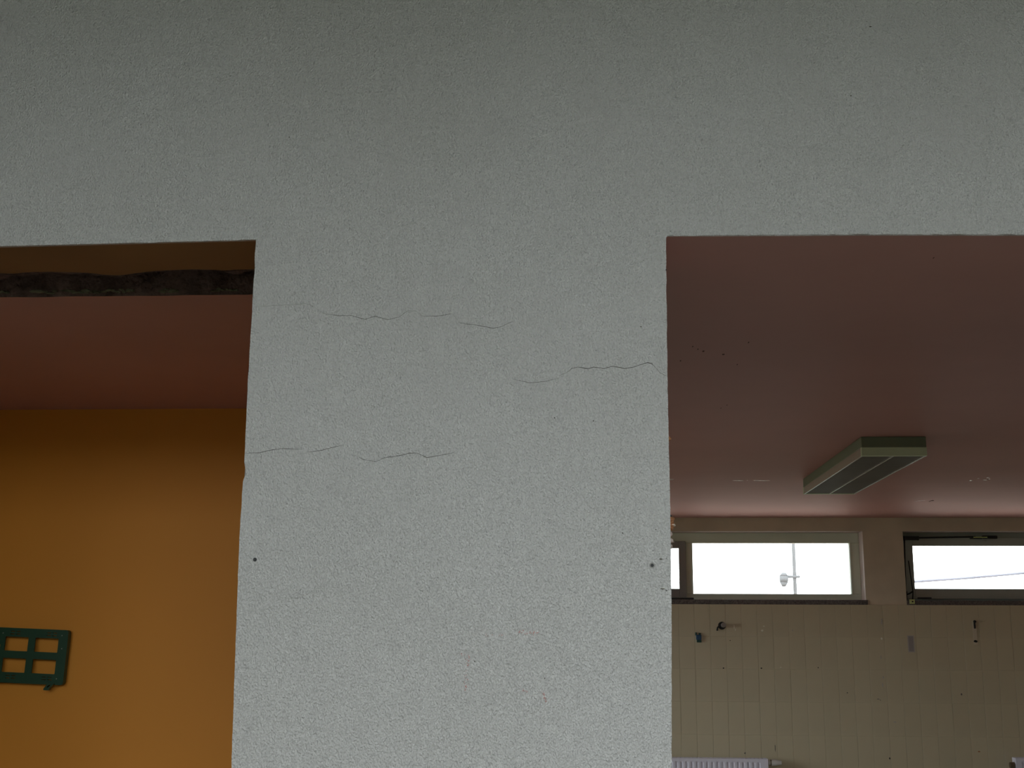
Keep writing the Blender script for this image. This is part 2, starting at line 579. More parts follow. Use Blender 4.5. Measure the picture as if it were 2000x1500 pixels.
# plaster lip between wall head and the strip's near edge
bm = bmesh.new()
prev = None
for i in range(161):
    x = x0s + (x1s - x0s) * i / 160
    a, b = bm.verts.new((x, YT - 0.05, ZC + 0.003)), bm.verts.new((x, near_y(x), ZC + 0.001))
    c = bm.verts.new((x, near_y(x), ZC + 0.07))
    if prev:
        bm.faces.new((prev[0], a, b, prev[1]))
        bm.faces.new((prev[1], b, c, prev[2]))
    prev = (a, b, c)
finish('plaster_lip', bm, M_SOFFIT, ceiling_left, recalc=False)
finish('slab_above_strip', box((XL2 - 0.2, YT - 0.05, ZC + 0.14), (XP, YS1, ZC + 0.2)), M_RUBBLE, ceiling_left)
for k, (px, wpx) in enumerate([(-40, 60), (3, 16), (85, 36), (150, 34), (175, 22), (205, 28), (246, 20), (330, 26), (440, 30)]):
    p = on_z(px, 576.5 - px * 0.010 + 1.0, ZC)
    bm = bmesh.new()
    for q in range(6):
        add_rock(bm, (p.x + (q - 2.5) * wpx * 0.00036 + random.uniform(-0.004, 0.004), YS1 - 0.010 - random.uniform(0, 0.010),
                      ZC + 0.006 + random.uniform(0, 0.006)),
                 (wpx * random.uniform(0.00018, 0.00042), 0.006, random.uniform(0.002, 0.004)), k * 7 + q, 2, 0.7)
    finish('mortar_crumb', bm, M_MORTAR, ceiling_left)

# ---- right room
def zceil(x, y):
    """the pink ceiling meets the slightly uneven head of the opening and levels out behind it"""
    pts = [q for _, q in w_hr]
    z = pts[0][1] if x <= pts[0][0] else pts[-1][1]
    for a, b in zip(pts[:-1], pts[1:]):
        if a[0] <= x <= b[0]:
            z = a[1] + (b[1] - a[1]) * (x - a[0]) / max(1e-6, b[0] - a[0])
    t = max(0.0, 1 - (y - YT) / 2.2)
    return ZC + (z - ZC) * (t * t * (3 - 2 * t))


bm = bmesh.new()
xs_ = [XP + (XR2 + 0.2 - XP) * i / 40 for i in range(41)]
ys_ = [YT + 2.2 * i / 16 for i in range(17)] + [YB + 0.3]
low = [[bm.verts.new((x, y, zceil(x, y))) for x in xs_] for y in ys_]
for r_ in range(len(ys_) - 1):
    for c_ in range(40):
        bm.faces.new((low[r_][c_], low[r_][c_ + 1], low[r_ + 1][c_ + 1], low[r_ + 1][c_]))
ret = bmesh.ops.extrude_face_region(bm, geom=bm.faces[:])
for g in ret['geom']:
    if isinstance(g, bmesh.types.BMVert):
        g.co.z = ZC + 0.15
ceiling = finish('ceiling', bm, M_PINK)
for pl in ceiling.data.polygons:
    pl.use_smooth = False
tag(ceiling, 'dusty pink ceiling seen through the right opening', 'ceiling', kind='structure')
tag(finish('wall_right', box((XR2, YT, 0), (XR2 + 0.2, YB, ZC)), M_PLASTER),
    'beige side wall at the right end of the tiled room', 'wall', kind='structure')

tag(finish('ceiling_far', box((XL2 - 0.2, YO + 0.15, ZC), (XP, YB + 0.3, ZC + 0.15)), M_PINK),
    'pink ceiling of the tiled room behind the orange wall', 'ceiling', kind='structure')
bm = wall_with_holes(YO + 0.15, YB + 0.3, 0, ZC, XL2 - 0.2, XL2, [ADDED_WIN])
for v in bm.verts:
    v.co.x, v.co.y = v.co.y, v.co.x
tag(finish('wall_far_side', bm, [M_PLASTER, M_REVEAL]),
    'side wall holding the added window, hidden behind the orange wall', 'wall', kind='structure')
w = tag(empty('window_6', (XL2 - 0.1, (ADDED_WIN[0] + ADDED_WIN[1]) / 2, ADDED_WIN[2])),
        'unseen side window added to light the tiled room', 'window', kind='structure')
bm = bmesh.new()
add_frame(bm, ADDED_WIN[0], ADDED_WIN[1], ADDED_WIN[2], ADDED_WIN[3], XL2 - 0.13, XL2 - 0.07, 0.06, 0.06, 0.06, 0.06)
for v in bm.verts:
    v.co.x, v.co.y = v.co.y, v.co.x
finish('frame', bm, M_FRAME, w)
finish('pane', box((XL2 - 0.103, ADDED_WIN[0] + 0.06, ADDED_WIN[2] + 0.06), (XL2 - 0.099, ADDED_WIN[1] - 0.06, ADDED_WIN[3] - 0.06)), M_GLASS, w)

kb = YB / FPX                                     # metres per pixel at the tiled wall (about)
ZSB = on_y(1600, 1181, YB).z                      # underside of sills
ZWT = on_y(1600, 1037.5, YB).z                    # window heads
W1 = (0.15, on_y(1687.5, 1100, YB).x, ZSB, ZWT)
W2 = (on_y(1766.5, 1100, YB).x, 4.3, ZSB, ZWT)
bm = wall_with_holes(XL2 - 0.2, XR2 + 0.2, 0, ZC, YB, YB + 0.32, [W1, W2])
wall_back = tag(finish('wall_back', bm, [M_PLASTER, M_REVEAL]),
                'beige far wall, tiled below two high strip windows', 'wall', kind='structure')
for h in (W1, W2):
    portal('daylight_portal', ((h[0] + h[1]) / 2, YB + 0.25, (h[2] + h[3]) / 2),
           (math.radians(-90), 0, 0), h[1] - h[0], h[3] - h[2])

# grout bed and tiles, each its own piece
finish('grout_bed', box((XL2, YB - 0.0135, 0.0), (XR2, YB, ZSB)), M_GROUT, wall_back)
tx0 = on_y(1327.7, 1300, YB - 0.015).x
TP = (on_y(1327.7 + 30.9 * 12, 1300, YB - 0.015).x - tx0) / 12
TH = ZSB - on_y(1500, 1243.3, YB - 0.015).z
bm = box((0.0011, -0.0015, 0.0011), (TP - 0.0011, 0.0060, TH - 0.0011), 0.0009, 1)
bmesh.ops.recalc_face_normals(bm, faces=bm.faces[:])
tile_me = bpy.data.meshes.new('tile')
bm.to_mesh(tile_me)
bm.free()
tile_me.materials.append(M_TILE)
for r in range(7):
    for c in range(-6, 30):
        x = tx0 + c * TP
        if x + TP > XR2:
            continue
        o = bpy.data.objects.new('tile', tile_me)
        o.location = (x, YB - 0.0145 + random.uniform(-0.0006, 0.0006), ZSB - (r + 1) * TH)
        o.parent = wall_back
        COL.objects.link(o)


# ---- strip windows
def bpt(px, py, dy=0.0):
    return on_y(px, py, YB + dy)


FY = 0.14                                          # frame recess
zt, zb = W1[3], W1[2]
SILL_T = 0.036


def ring(x0, x1, z0, z1, y0, y1, wl, wr, wb, wt):
    b = bmesh.new()
    add_frame(b, x0, x1, z0, z1, y0, y1, wl, wr, wb, wt)
    return b


# window 1: fixed right light and darker sash on the left
w1 = tag(empty('window_1', ((W1[0] + W1[1]) / 2, YB + FY, zb)), 'high strip window just right of the white pier',
         'window', kind='structure')
gx0, gx1 = bpt(1353, 1110, FY + 0.02).x, bpt(1659.5, 1110, FY + 0.02).x
gz0, gz1 = bpt(1500, 1160, FY + 0.02).z, bpt(1500, 1061, FY + 0.02).z
mx0 = bpt(1340, 1110, FY).x
b = bmesh.new()
zs = zb + SILL_T
add_box(b, (W1[0], YB + FY, gz1), (W1[1], YB + FY + 0.06, zt), 0.004)
add_box(b, (W1[0], YB + FY, zs), (W1[1], YB + FY + 0.06, gz0), 0.004)
add_box(b, (gx1, YB + FY, gz0), (W1[1], YB + FY + 0.06, gz1), 0.004)
add_box(b, (mx0, YB + FY, gz0), (gx0, YB + FY + 0.06, gz1), 0.004)
add_box(b, (W1[0], YB + FY, gz0), (W1[0] + 0.05, YB + FY + 0.06, gz1), 0.004)
finish('frame', b, M_FRAME, w1)
finish('pane', box((gx0, YB + FY + 0.028, gz0), (gx1, YB + FY + 0.033, gz1)), M_GLASS, w1)
b = bmesh.new()                                    # glazing bead
add_frame(b, gx0 - 0.012, gx1 + 0.012, gz0 - 0.012, gz1 + 0.012, YB + FY - 0.006, YB + FY + 0.001, 0.010, 0.010, 0.010, 0.010, 0.001)
finish('glazing_bead', b, M_FRAME, w1)
sx0, sx1 = W1[0] + 0.05, bpt(1340, 1110, FY - 0.02).x
sz0, sz1 = bpt(1330, 1166.5, FY - 0.02).z, bpt(1330, 1057, FY - 0.02).z
pz0, pz1 = bpt(1326, 1150, FY).z, bpt(1326, 1071, FY).z
px1 = bpt(1326, 1110, FY).x
sash = finish('sash', ring(sx0, sx1, sz0, sz1, YB + FY - 0.022, YB + FY + 0.012, 0.055, sx1 - px1, pz0 - sz0, sz1 - pz1),
              M_SASH, w1)
tag(sash, 'darker opening sash of the window')
sub('pane', box((sx0 + 0.055, YB + FY - 0.006, pz0), (px1, YB + FY - 0.002, pz1)), M_GLASS, sash)
finish('sill', box((W1[0], YB - 0.012, zb), (W1[1] + 0.012, YB + FY, zs), 0.003), M_STONE, w1)
# black stay bar lying on the sill under the sash
b = bmesh.new()
pa, pb = bpt(1300, 1168.2, -0.005), bpt(1355, 1168.0, -0.005)
add_box(b, (pa.x, YB - 0.008, zs), (pb.x, YB + 0.03, zs + 0.014), 0.002)
finish('stay_bar', b, M_BLACK, w1)
finish('stay_bar_end', box((pb.x, YB - 0.008, zs), (pb.x + 0.014, YB + 0.03, zs + 0.010), 0.002), M_STEEL, w1)
for k in range(9):                                 # paint crumbs on the sill edge
    x = bpt([1364, 1371, 1384, 1412, 1514, 1617, 1624, 1631, 1645][k], 1170, 0).x
    b = bmesh.new()
    add_rock(b, (x, YB - 0.004, zs + 0.003), (0.006, 0.005, 0.004), k, 1, 0.4)
    finish('paint_flake', b, M_CHALK, w1)

# window 2: tilting sash with opener rods
w2 = tag(empty('window_2', ((W2[0] + W2[1]) / 2, YB + FY, zb)), 'high strip window at the right edge with opener rods',
         'window', kind='structure')
b = ring(W2[0], W2[1], zb + SILL_T * 0.9, zt, YB + FY, YB + FY + 0.06, 0.02, 0.06, 0.03, 0.045)
finish('frame', b, M_SASH2, w2)
sx0, sx1 = W2[0] + 0.006, W2[1] - 0.03
gx0 = bpt(1783, 1110, FY).x
gz0, gz1 = bpt(1850, 1150.2, FY).z, bpt(1850, 1066.5, FY).z
sz0, sz1 = bpt(1850, 1170, FY).z, bpt(1850, 1051, FY).z
sash = finish('sash', ring(sx0, sx1, sz0, sz1, YB + FY - 0.03, YB + FY + 0.02, gx0 - sx0, 0.06, gz0 - sz0, sz1 - gz1),
              M_SASH2, w2)
sub('pane', box((gx0, YB + FY - 0.004, gz0), (sx1 - 0.06, YB + FY + 0.001, gz1)), M_GLASS, sash)
finish('sill', box((W2[0], YB - 0.004, zb), (W2[1], YB + FY, zb + SILL_T * 0.95), 0.003), M_STONE, w2)
yr = FY - 0.05
rod_pts = [bpt(1768.5, 1051, yr), bpt(1905, 1048.5, yr)]
b = bmesh.new(); add_path(b, rod_pts, 0.0065, 10)
rod = finish('opener_rod', b, M_BLACK, w2, smooth=True)
b = bmesh.new()
add_box(b, tuple(bpt(1764.5, 1055, yr + 0.015)), tuple(bpt(1794, 1047.5, yr - 0.015)), 0.003)
finish('corner_gear', b, M_BLACK, w2)
b = bmesh.new()
a_, c_ = bpt(1919, 1052, yr - 0.006), bpt(1946, 1046.5, yr + 0.02)
add_box(b, (a_.x, a_.y, a_.z), (c_.x, c_.y, c_.z), 0.004)
add_box(b, (bpt(1895, 1050, yr).x, a_.y, bpt(1895, 1052.3, yr).z), (a_.x, c_.y, bpt(1895, 1050.6, yr).z), 0.002)
finish('lever_arm', b, M_BLACK, w2)
b = bmesh.new()
add_box(b, tuple(bpt(1901, 1050.6, yr)), tuple(bpt(1928, 1048.4, yr - 0.014)), 0.002)
finish('lever_plate', b, M_STICKER, w2)
b = bmesh.new()
add_path(b, [bpt(1919, 1052, yr), bpt(1925, 1058, yr), bpt(1930, 1052, yr)], 0.0035, 6)
finish('lever_link', b, M_STEEL, w2)
b = bmesh.new(); add_path(b, [bpt(1766.3, 1050, yr), bpt(1767.5, 1110, yr), bpt(1770, 1176, yr)], 0.0055, 10)
finish('vertical_rod', b, M_BLACK, w2, smooth=True)
b = bmesh.new(); add_path(b, [bpt(1774.3, 1095, yr), bpt(1783.2, 1156, yr), bpt(1782.5, 1172, yr)], 0.0042, 8)
finish('stay_arm', b, M_BLACK, w2, smooth=True)
b = bmesh.new()
add_path(b, [bpt(1769, 1162, yr), bpt(1777, 1159, yr), bpt(1783, 1155, yr)], 0.0055, 8)
add_path(b, [bpt(1770, 1155, yr), bpt(1769.5, 1176, yr)], 0.009, 8)
finish('stay_bracket', b, M_BLACK, w2)
b = bmesh.new()
pa = bpt(1782, 1175, -0.02)
add_box(b, (pa.x - 0.018, YB - 0.022, pa.z - 0.0165), (pa.x + 0.018, YB - 0.004, pa.z + 0.0165), 0.002)
fit = finish('catch_plate', b, M_STICKER, w2)
b = bmesh.new(); add_tube(b, (pa.x + 0.001, YB - 0.0235, pa.z), (pa.x + 0.001, YB - 0.021, pa.z), 0.006)
sub('screw_hole', b, M_BLACK, fit)
finish('wedge', box(tuple(bpt(1793, 1169, FY - 0.05)), tuple(bpt(1818, 1167, FY - 0.028)), 0.001), M_BLACK, w2)

# ---- outside
tag(finish('ground', box((-60, -60, -0.5), (60, 60, -0.3)), M_GROUND), 'dark ground outside the building', 'ground',
    kind='structure')
tag(finish('sky_blocker_wall', box((-45, -24.5, -0.3), (45, -24.0, 3.9)), M_BLOCKER), 'unseen long wall added behind the viewer to block low sky light',
    'wall', kind='structure')  # added out of view to hold back the low sky
tag(finish('bounce_slab', box((-14, YB + 0.35, -0.3), (16, YB + 12, -0.27)), M_BOUNCE), 'unseen reddish slab added to bounce warm light in through the strip windows',
    'bounce slab', kind='structure')  # added to throw reddish light up onto the pink ceiling
PY = 24.0
p = on_y(1551, 1100, PY)
post = tag(empty('utility_post', (p.x, PY, -0.3)), 'faint grey post with a crossarm outside the left strip window', 'post')
b = bmesh.new(); add_tube(b, (p.x, PY, -0.3), (p.x, PY, 6.5), 0.036, 0.030, 16)
finish('pole', b, M_POLE, post, smooth=True)
a_, c_ = on_y(1524, 1129, PY), on_y(1562, 1124, PY)
b = bmesh.new(); add_box(b, (a_.x, PY - 0.05, a_.z), (c_.x, PY + 0.01, c_.z), 0.012)
finish('crossarm', b, M_POLE, post)
a_, c_ = on_y(1530, 1146, PY), on_y(1530, 1119, PY)
b = bmesh.new()
for t0, t1, r0, r1 in ((0, 0.3, 0.03, 0.075), (0.3, 0.75, 0.075, 0.085), (0.75, 1, 0.085, 0.04)):
    add_tube(b, a_.lerp(c_, t0) - Vector((0, 0.06, 0)), a_.lerp(c_, t1) - Vector((0, 0.06, 0)), r0, r1, 14)
finish('transformer_can', b, M_POLE, post, smooth=True)
b = bmesh.new()
add_path(b, [on_y(1700, 1141, 22), on_y(1800, 1135, 22.5), on_y(1900, 1128, 23), on_y(2000, 1119, 23.5), on_y(2150, 1103, 24.5)],
         0.022, 8)
tag(finish('overhead_cable', b, M_CABLE, smooth=True), 'faint sloping cable outside the right strip window', 'cable')

# ================================================================== MARKS ON THE WHITE WALL
def ribbon(pts, w, y, taper=True, jitter=0.6, seed=0):
    """thin crack ribbon along a pixel polyline on the wall plane"""
    fine = []
    for a, c in zip(pts[:-1], pts[1:]):
        n = max(2, int(math.hypot(c[0] - a[0], c[1] - a[1]) / 5))
        for i in range(n):
            t = i / n
            x, yy = a[0] + (c[0] - a[0]) * t, a[1] + (c[1] - a[1]) * t
            fine.append((x, yy + jitter * noise.noise(Vector((x * 0.21, yy * 0.21, seed)))))
    fine.append(pts[-1])
    b = bmesh.new()
    pv = None
    N = len(fine)
    for i, (x, yy) in enumerate(fine):
        p = on_y(x, yy, y)
        k = min(1.0, 4.0 * min(i, N - 1 - i) / N + 0.25) if taper else 1.0
        k *= 0.75 + 0.5 * noise.noise(Vector((x * 0.08, seed * 5.0, 0.3)))
        h = w * max(0.2, k) / 2
        v = (b.verts.new((p.x, y, p.z - h)), b.verts.new((p.x, y, p.z + h)),
             b.verts.new((p.x, y + 0.0012, p.z - h)), b.verts.new((p.x, y + 0.0012, p.z + h)))
        if pv:
            b.faces.new((pv[0], v[0], v[1], pv[1]))
            b.faces.new((pv[2], v[2], v[0], pv[0]))
            b.faces.new((pv[1], v[1], v[3], pv[3]))
        pv = v
    return b


def z1(pts, s, ox, oy):
    return [(ox + x / s, oy + y / s) for x, y in pts]


YK = YW - 0.0009
cracks = [
    (z1([(190, 132), (340, 120), (440, 118), (520, 108), (560, 122), (640, 175)], 3.333, 440, 560), 0.0007, M_CRACK2),
    (z1([(640, 175), (740, 188), (820, 188), (910, 212), (975, 192), (1060, 215), (1130, 197), (1190, 155)], 3.333, 440, 560), 0.0010, M_CRACK),
    (z1([(1190, 155), (1240, 158), (1290, 192)], 3.333, 440, 560), 0.0007, M_CRACK2),
    (z1([(1290, 192), (1390, 190), (1475, 175)], 3.333, 440, 560), 0.0010, M_CRACK),
    (z1([(1475, 175), (1500, 200), (1530, 238)], 3.333, 440, 560), 0.0007, M_CRACK2),
    (z1([(1530, 238), (1640, 250), (1745, 270), (1800, 258), (1870, 225)], 3.333, 440, 560), 0.0010, M_CRACK),
    (z1([(460, 818), (530, 835), (610, 853), (740, 842), (850, 815)], 4.545, 900, 560), 0.0009, M_CRACK),
    (z1([(870, 790), (940, 762), (985, 725), (1040, 713), (1130, 727), (1180, 713), (1270, 725), (1340, 708), (1390, 712),
         (1460, 727), (1540, 712), (1600, 690), (1660, 672), (1700, 685), (1735, 725), (1770, 765), (1825, 790)],
        4.545, 900, 560), 0.0015, M_CRACK),
    (z1([(128, 1085), (220, 1080), (290, 1065), (370, 1053), (500, 1058)], 3.333, 440, 560), 0.0012, M_CRACK),
    (z1([(530, 1077), (630, 1065), (680, 1050), (765, 1030)], 3.333, 440, 560), 0.0013, M_CRACK),
    (z1([(845, 1098), (900, 1125), (980, 1138), (1040, 1113)], 3.333, 440, 560), 0.0010, M_CRACK),
    (z1([(1010, 1117), (1120, 1102), (1200, 1083), (1250, 1083), (1310, 1112), (1400, 1098), (1490, 1078)], 3.333, 440, 560),
     0.0013, M_CRACK),
    (z1([(500, 625), (620, 645), (760, 635), (820, 590), (890, 545), (1000, 548)], 5.0, 440, 1040), 0.0006, M_CRACK2),
]
for k, (pts, w, mm) in enumerate(cracks):
    finish('hairline_crack', ribbon(pts, w, YK, seed=k), mm, wall_front, recalc=True)


def disc(px, py, r, y, n=18, dep=0.0012):
    b = bmesh.new()
    p = on_y(px, py, y)
    add_tube(b, (p.x, y + dep, p.z), (p.x, y, p.z), r, r, n)
    return b


# drilled holes: plug rim and dark bore
for px, py, r in ((498, 1093, 0.0042), (1273.7, 1104.2, 0.0060)):
    p = on_y(px, py, YW)
    b = bmesh.new()
    n = 20
    rin = [b.verts.new((p.x + math.cos(t * 2 * math.pi / n) * r * 0.62, YW - 0.0008, p.z + math.sin(t * 2 * math.pi / n) * r * 0.62)) for t in range(n)]
    rout = [b.verts.new((p.x + math.cos(t * 2 * math.pi / n) * r, YW - 0.0012, p.z + math.sin(t * 2 * math.pi / n) * r)) for t in range(n)]
    rbase = [b.verts.new((p.x + math.cos(t * 2 * math.pi / n) * r * 1.05, YW + 0.001, p.z + math.sin(t * 2 * math.pi / n) * r * 1.05)) for t in range(n)]
    for i in range(n):
        j = (i + 1) % n
        b.faces.new((rin[i], rin[j], rout[j], rout[i]))
        b.faces.new((rout[i], rout[j], rbase[j], rbase[i]))
    plug = finish('wall_plug', b, M_SASH if px > 1000 else M_BLACK, wall_front)
    sub('bore', disc(px, py, r * 0.64, YW - 0.0006), M_BLACK, plug)
# scuffs, specks
specks = [(1291, 1092, 3.2, 1.8, M_CRACK), (1294.5, 1150, 5.0, 1.3, M_CRACK), (1302, 1153.5, 2.4, 1.0, M_CRACK),
          (1662, 187, 1.8, 1.8, M_CRACK), (1700, 52, 3.0, 1.4, M_CRACK), (1693, 42, 1.4, 1.2, M_CRACK2), (565, 268, 1.6, 1.2, M_CRACK),
          (1309.5, 451.5, 2.4, 1.2, M_CRACK2), (1300.8, 527, 1.4, 1.6, M_BLACK), (1216, 1041, 1.4, 1.2, M_CRACK), (1281, 1034, 1.4, 1.2, M_CRACK),
          (1074, 858, 1.5, 1.2, M_CRACK2), (1083, 816, 1.6, 1.4, M_CRACK), (1159, 822, 1.4, 1.4, M_CRACK), (1094, 642, 1.3, 1.4, M_CRACK2),
          (1252, 638, 1.4, 1.4, M_CRACK), (927, 1292, 1.3, 1.3, M_CRACK), (1064, 1325, 1.2, 1.2, M_CRACK), (1139, 1184, 1.3, 1.2, M_CRACK2),
          (1288, 1082, 1.2, 1.2, M_CRACK2), (280, 222, 1.2, 1.6, M_CRACK2), (334, 252, 1.4, 1.2, M_CRACK2)]
for k, (px, py, sx, sz, mm) in enumerate(specks):
    p = on_y(px, py, YW)
    b = bmesh.new()
    add_rock(b, (p.x, YW, p.z), (sx * 0.00117, 0.0008, sz * 0.00117), k, 1, 0.5)
    finish('paint_pit', b, mm, wall_front)
p = on_y(1296, 1148.6, YW)
b = bmesh.new(); add_rock(b, (p.x, YW, p.z), (0.005, 0.001, 0.0009), 3, 1, 0.4)
finish('paint_nick', b, M_CHALK, wall_front)
# faded red crayon dabs
rnd = random.Random(3)
for nm, run in (('upper', [((1012, 1236), (1052, 1236), 26, 5), ((938, 1241), (990, 1240), 9, 4)]),
                ('left', [((916, 1282), (907, 1350), 34, 4), ((899, 1279), (918, 1281), 6, 3)]),
                ('right', [((1060, 1350), (1067, 1372), 20, 2.5), ((1018, 1345), (1034, 1356), 8, 4)])):
    b = bmesh.new()
    for a, c, n, spread in run:
        for i in range(n):
            t = rnd.random()
            p = on_y(a[0] + (c[0] - a[0]) * t + rnd.gauss(0, spread * 0.45), a[1] + (c[1] - a[1]) * t + rnd.gauss(0, spread * 0.45), YW)
            s = rnd.uniform(0.0007, 0.0019)
            add_rock(b, (p.x, YW, p.z), (s, 0.0008, s * rnd.uniform(0.5, 1.0)), i, 1, 0.5)
    tag(finish('red_crayon_mark', b, M_RED, wall_front), 'faded red crayon dabs on the white wall', kind='stuff')
# broken brick and plaster sticking out of the right reveal
YC = YW + 0.06
for k, (px, py, sx, sz, mm) in enumerate([
        (1311.0, 1009, 1.6, 3.6, M_BLACK), (1314.0, 1014, 3.2, 5.0, M_BRICK), (1313.0, 1020, 3.2, 5.0, M_BRICK),
        (1312.6, 1027, 3.6, 5.4, M_BRICK), (1318.3, 1025.8, 1.7, 2.0, M_CHALK), (1315.6, 1026.5, 2.5, 1.6, M_BRICK),
        (1313.5, 1032, 2.2, 4.0, M_BRICK), (1311.4, 1043, 1.6, 5.0, M_REVEAL), (1312.5, 1056, 2.4, 4.2, M_REVEAL),
        (1315.5, 1058.5, 1.8, 1.4, M_REVEAL), (1311.5, 1068, 1.8, 5.0, M_REVEAL), (1308.8, 857, 1.4, 4.5, M_BRICK),
        (1311.0, 936.5, 4.2, 0.9, M_REVEAL)]):
    p = on_y(px, py, YC)
    m_ = 0.00120
    b = bmesh.new()
    add_rock(b, (p.x - 0.004, YC, p.z), (sx * m_ + 0.004, 0.012, sz * m_), k + 5, 2, 0.55)
    finish('broken_brick_edge', b, mm, wall_front)

# ================================================================== CEILING MARKS (right room)
for k, (pts, wz) in enumerate([
        ([(1431, 938.2), (1451, 938.4)], 0.018), ([(1459, 938), (1460.5, 938)], 0.012), ([(1472, 938.2), (1503, 938.6)], 0.018),
        ([(1309.5, 937.6), (1318, 935.2)], 0.012), ([(1785, 979.6), (1795, 977.8)], 0.030), ([(1796, 977.6), (1806, 977.2)], 0.035),
        ([(1893, 938), (1898, 938.6)], 0.030), ([(1920, 937), (1927, 937.5)], 0.025), ([(1926, 933), (1932, 932.6)], 0.030),
        ([(1930, 935), (1934, 935.4)], 0.02), ([(1909, 934), (1913, 934)], 0.015)]):
    b = bmesh.new()
    (a, c) = [on_z(q[0], q[1], ZC) for q in pts]
    n = 8
    pv = None
    for i in range(n + 1):
        t = i / n
        p = a.lerp(c, t)
        h = wz * (0.35 + 0.65 * math.sin(math.pi * min(1, max(0, t * 0.9 + 0.05)))) * 0.5
        v = [b.verts.new((p.x, p.y - h, ZC + 0.001)), b.verts.new((p.x, p.y - h * 0.9, ZC - 0.0012)),
             b.verts.new((p.x, p.y + h * 0.9, ZC - 0.0012)), b.verts.new((p.x, p.y + h, ZC + 0.001))]
        if pv:
            for j in range(3):
                b.faces.new((pv[j], v[j], v[j + 1], pv[j + 1]))
        pv = v
    finish('glint_strip', b, M_PINK_GLOSS, ceiling)  # smooth glossy strips added to give the ceiling its window glints
for k, (px, py, sx, sy) in enumerate([(1374, 685, 5, 2.0), (1353, 676, 3, 1.6), (1413, 691, 7, 1.4), (1462, 667, 3, 1.6), (1420, 791, 2, 1.2),
                                      (1329, 704, 3, 1.2), (1363, 681, 3, 1.2), (1816, 979, 4, 1.0), (1821, 977.5, 8, 0.7), (1930, 937, 4, 0.8),
                                      (1823, 497, 2, 1.5), (1440, 711, 2, 1.2), (1408, 797, 2, 1.0)]):
    p, q = on_z(px, py, ZC), on_z(px, py + sy, ZC)
    r = on_z(px + sx * 0.5, py, ZC)
    b = bmesh.new()
    add_rock(b, (p.x, p.y, zceil(p.x, p.y)), (abs(r.x - p.x), abs(q.y - p.y), 0.0015), k, 1, 0.5)
    finish('ceiling_chip', b, M_RUBBLE, ceiling)

# ================================================================== OBJECTS
# ---- fluorescent ceiling lamp with louvre
fA = on_z(1681.7, 852.6, ZC)
fB = on_z(1807.8, 852.6, ZC)
YF0 = (fA.y + fB.y) / 2
FX0, FX1 = fA.x, fB.x
hz = ZC - on_y(1745, 890.5, YF0).z
YF1 = on_z(1621, 965.5, ZC - hz).y
ZL0, ZL1 = ZC - hz, ZC - hz * 0.56
print('lamp', YF0, YF1, FX0, FX1, hz)
lamp = tag(empty('ceiling_lamp', ((FX0 + FX1) / 2, (YF0 + YF1) / 2, ZC)),
           'long louvred fluorescent ceiling lamp on the pink ceiling', 'lamp')
finish('housing', box((FX0, YF0, ZL1), (FX1, YF1, ZC), 0.003), M_LAMP_DK, lamp)
for s, ya, yb in ((0, YF0 - 0.002, YF0 + 0.016), (1, YF1 - 0.016, YF1 + 0.002)):
    finish('end_cap', box((FX0 - 0.001, ya, ZL0), (FX1 + 0.001, yb, ZL1 + 0.001), 0.002), M_LAMP_LT, lamp)
for xa, xb in ((FX0, FX0 + 0.008), (FX1 - 0.008, FX1)):
    finish('side_rail', box((xa, YF0 + 0.016, ZL0), (xb, YF1 - 0.016, ZL1), 0.0015), M_LAMP_SIDE, lamp)
fxm = (FX0 + FX1) / 2
finish('spine', box((fxm - 0.003, YF0 + 0.016, ZL0), (fxm + 0.003, YF1 - 0.016, ZL1), 0.001), M_LAMP_SIDE, lamp)
b = bmesh.new()
for i in range(46):
    y = YF0 + 0.03 + (YF1 - YF0 - 0.06) * i / 45
    add_box(b, (FX0 + 0.008, y - 0.0015, ZL0 + 0.002), (fxm - 0.003, y + 0.0015, ZL1 - 0.006))
    add_box(b, (fxm + 0.003, y - 0.0015, ZL0 + 0.002), (FX1 - 0.008, y + 0.0015, ZL1 - 0.006))
tag(finish('louvre_blades', b, M_LOUVRE, lamp), 'satin metal cross louvre', kind='stuff')
for xa in (FX0 + 0.012, fxm + 0.006):               # scalloped reflector wings beside each bay
    xb = xa + (fxm - 0.006 - FX0 - 0.012)
    b = bmesh.new()
    for i in range(45):
        y = YF0 + 0.03 + (YF1 - YF0 - 0.06) * i / 45
        y2 = y + (YF1 - YF0 - 0.06) / 45
        for xx, dx in ((xa + 0.001, 0.009), (xb - 0.001, -0.009)):
            v = [b.verts.new((xx, y + 0.003, ZL0 + 0.003)), b.verts.new((xx, y2 - 0.003, ZL0 + 0.003)),
                 b.verts.new((xx + dx, y2 - 0.003, ZL1 - 0.008)), b.verts.new((xx + dx, y + 0.003, ZL1 - 0.008))]
            b.faces.new(v)
    tag(finish('reflector_wing', b, M_LOUVRE, lamp), kind='stuff')
    xm_ = (xa + xb) / 2
    b = bmesh.new(); add_tube(b, (xm_, YF0 + 0.02, ZL1 - 0.004), (xm_, YF1 - 0.02, ZL1 - 0.004), 0.003, n=12)
    finish('lamp_tube', b, M_TUBE, lamp, smooth=True)


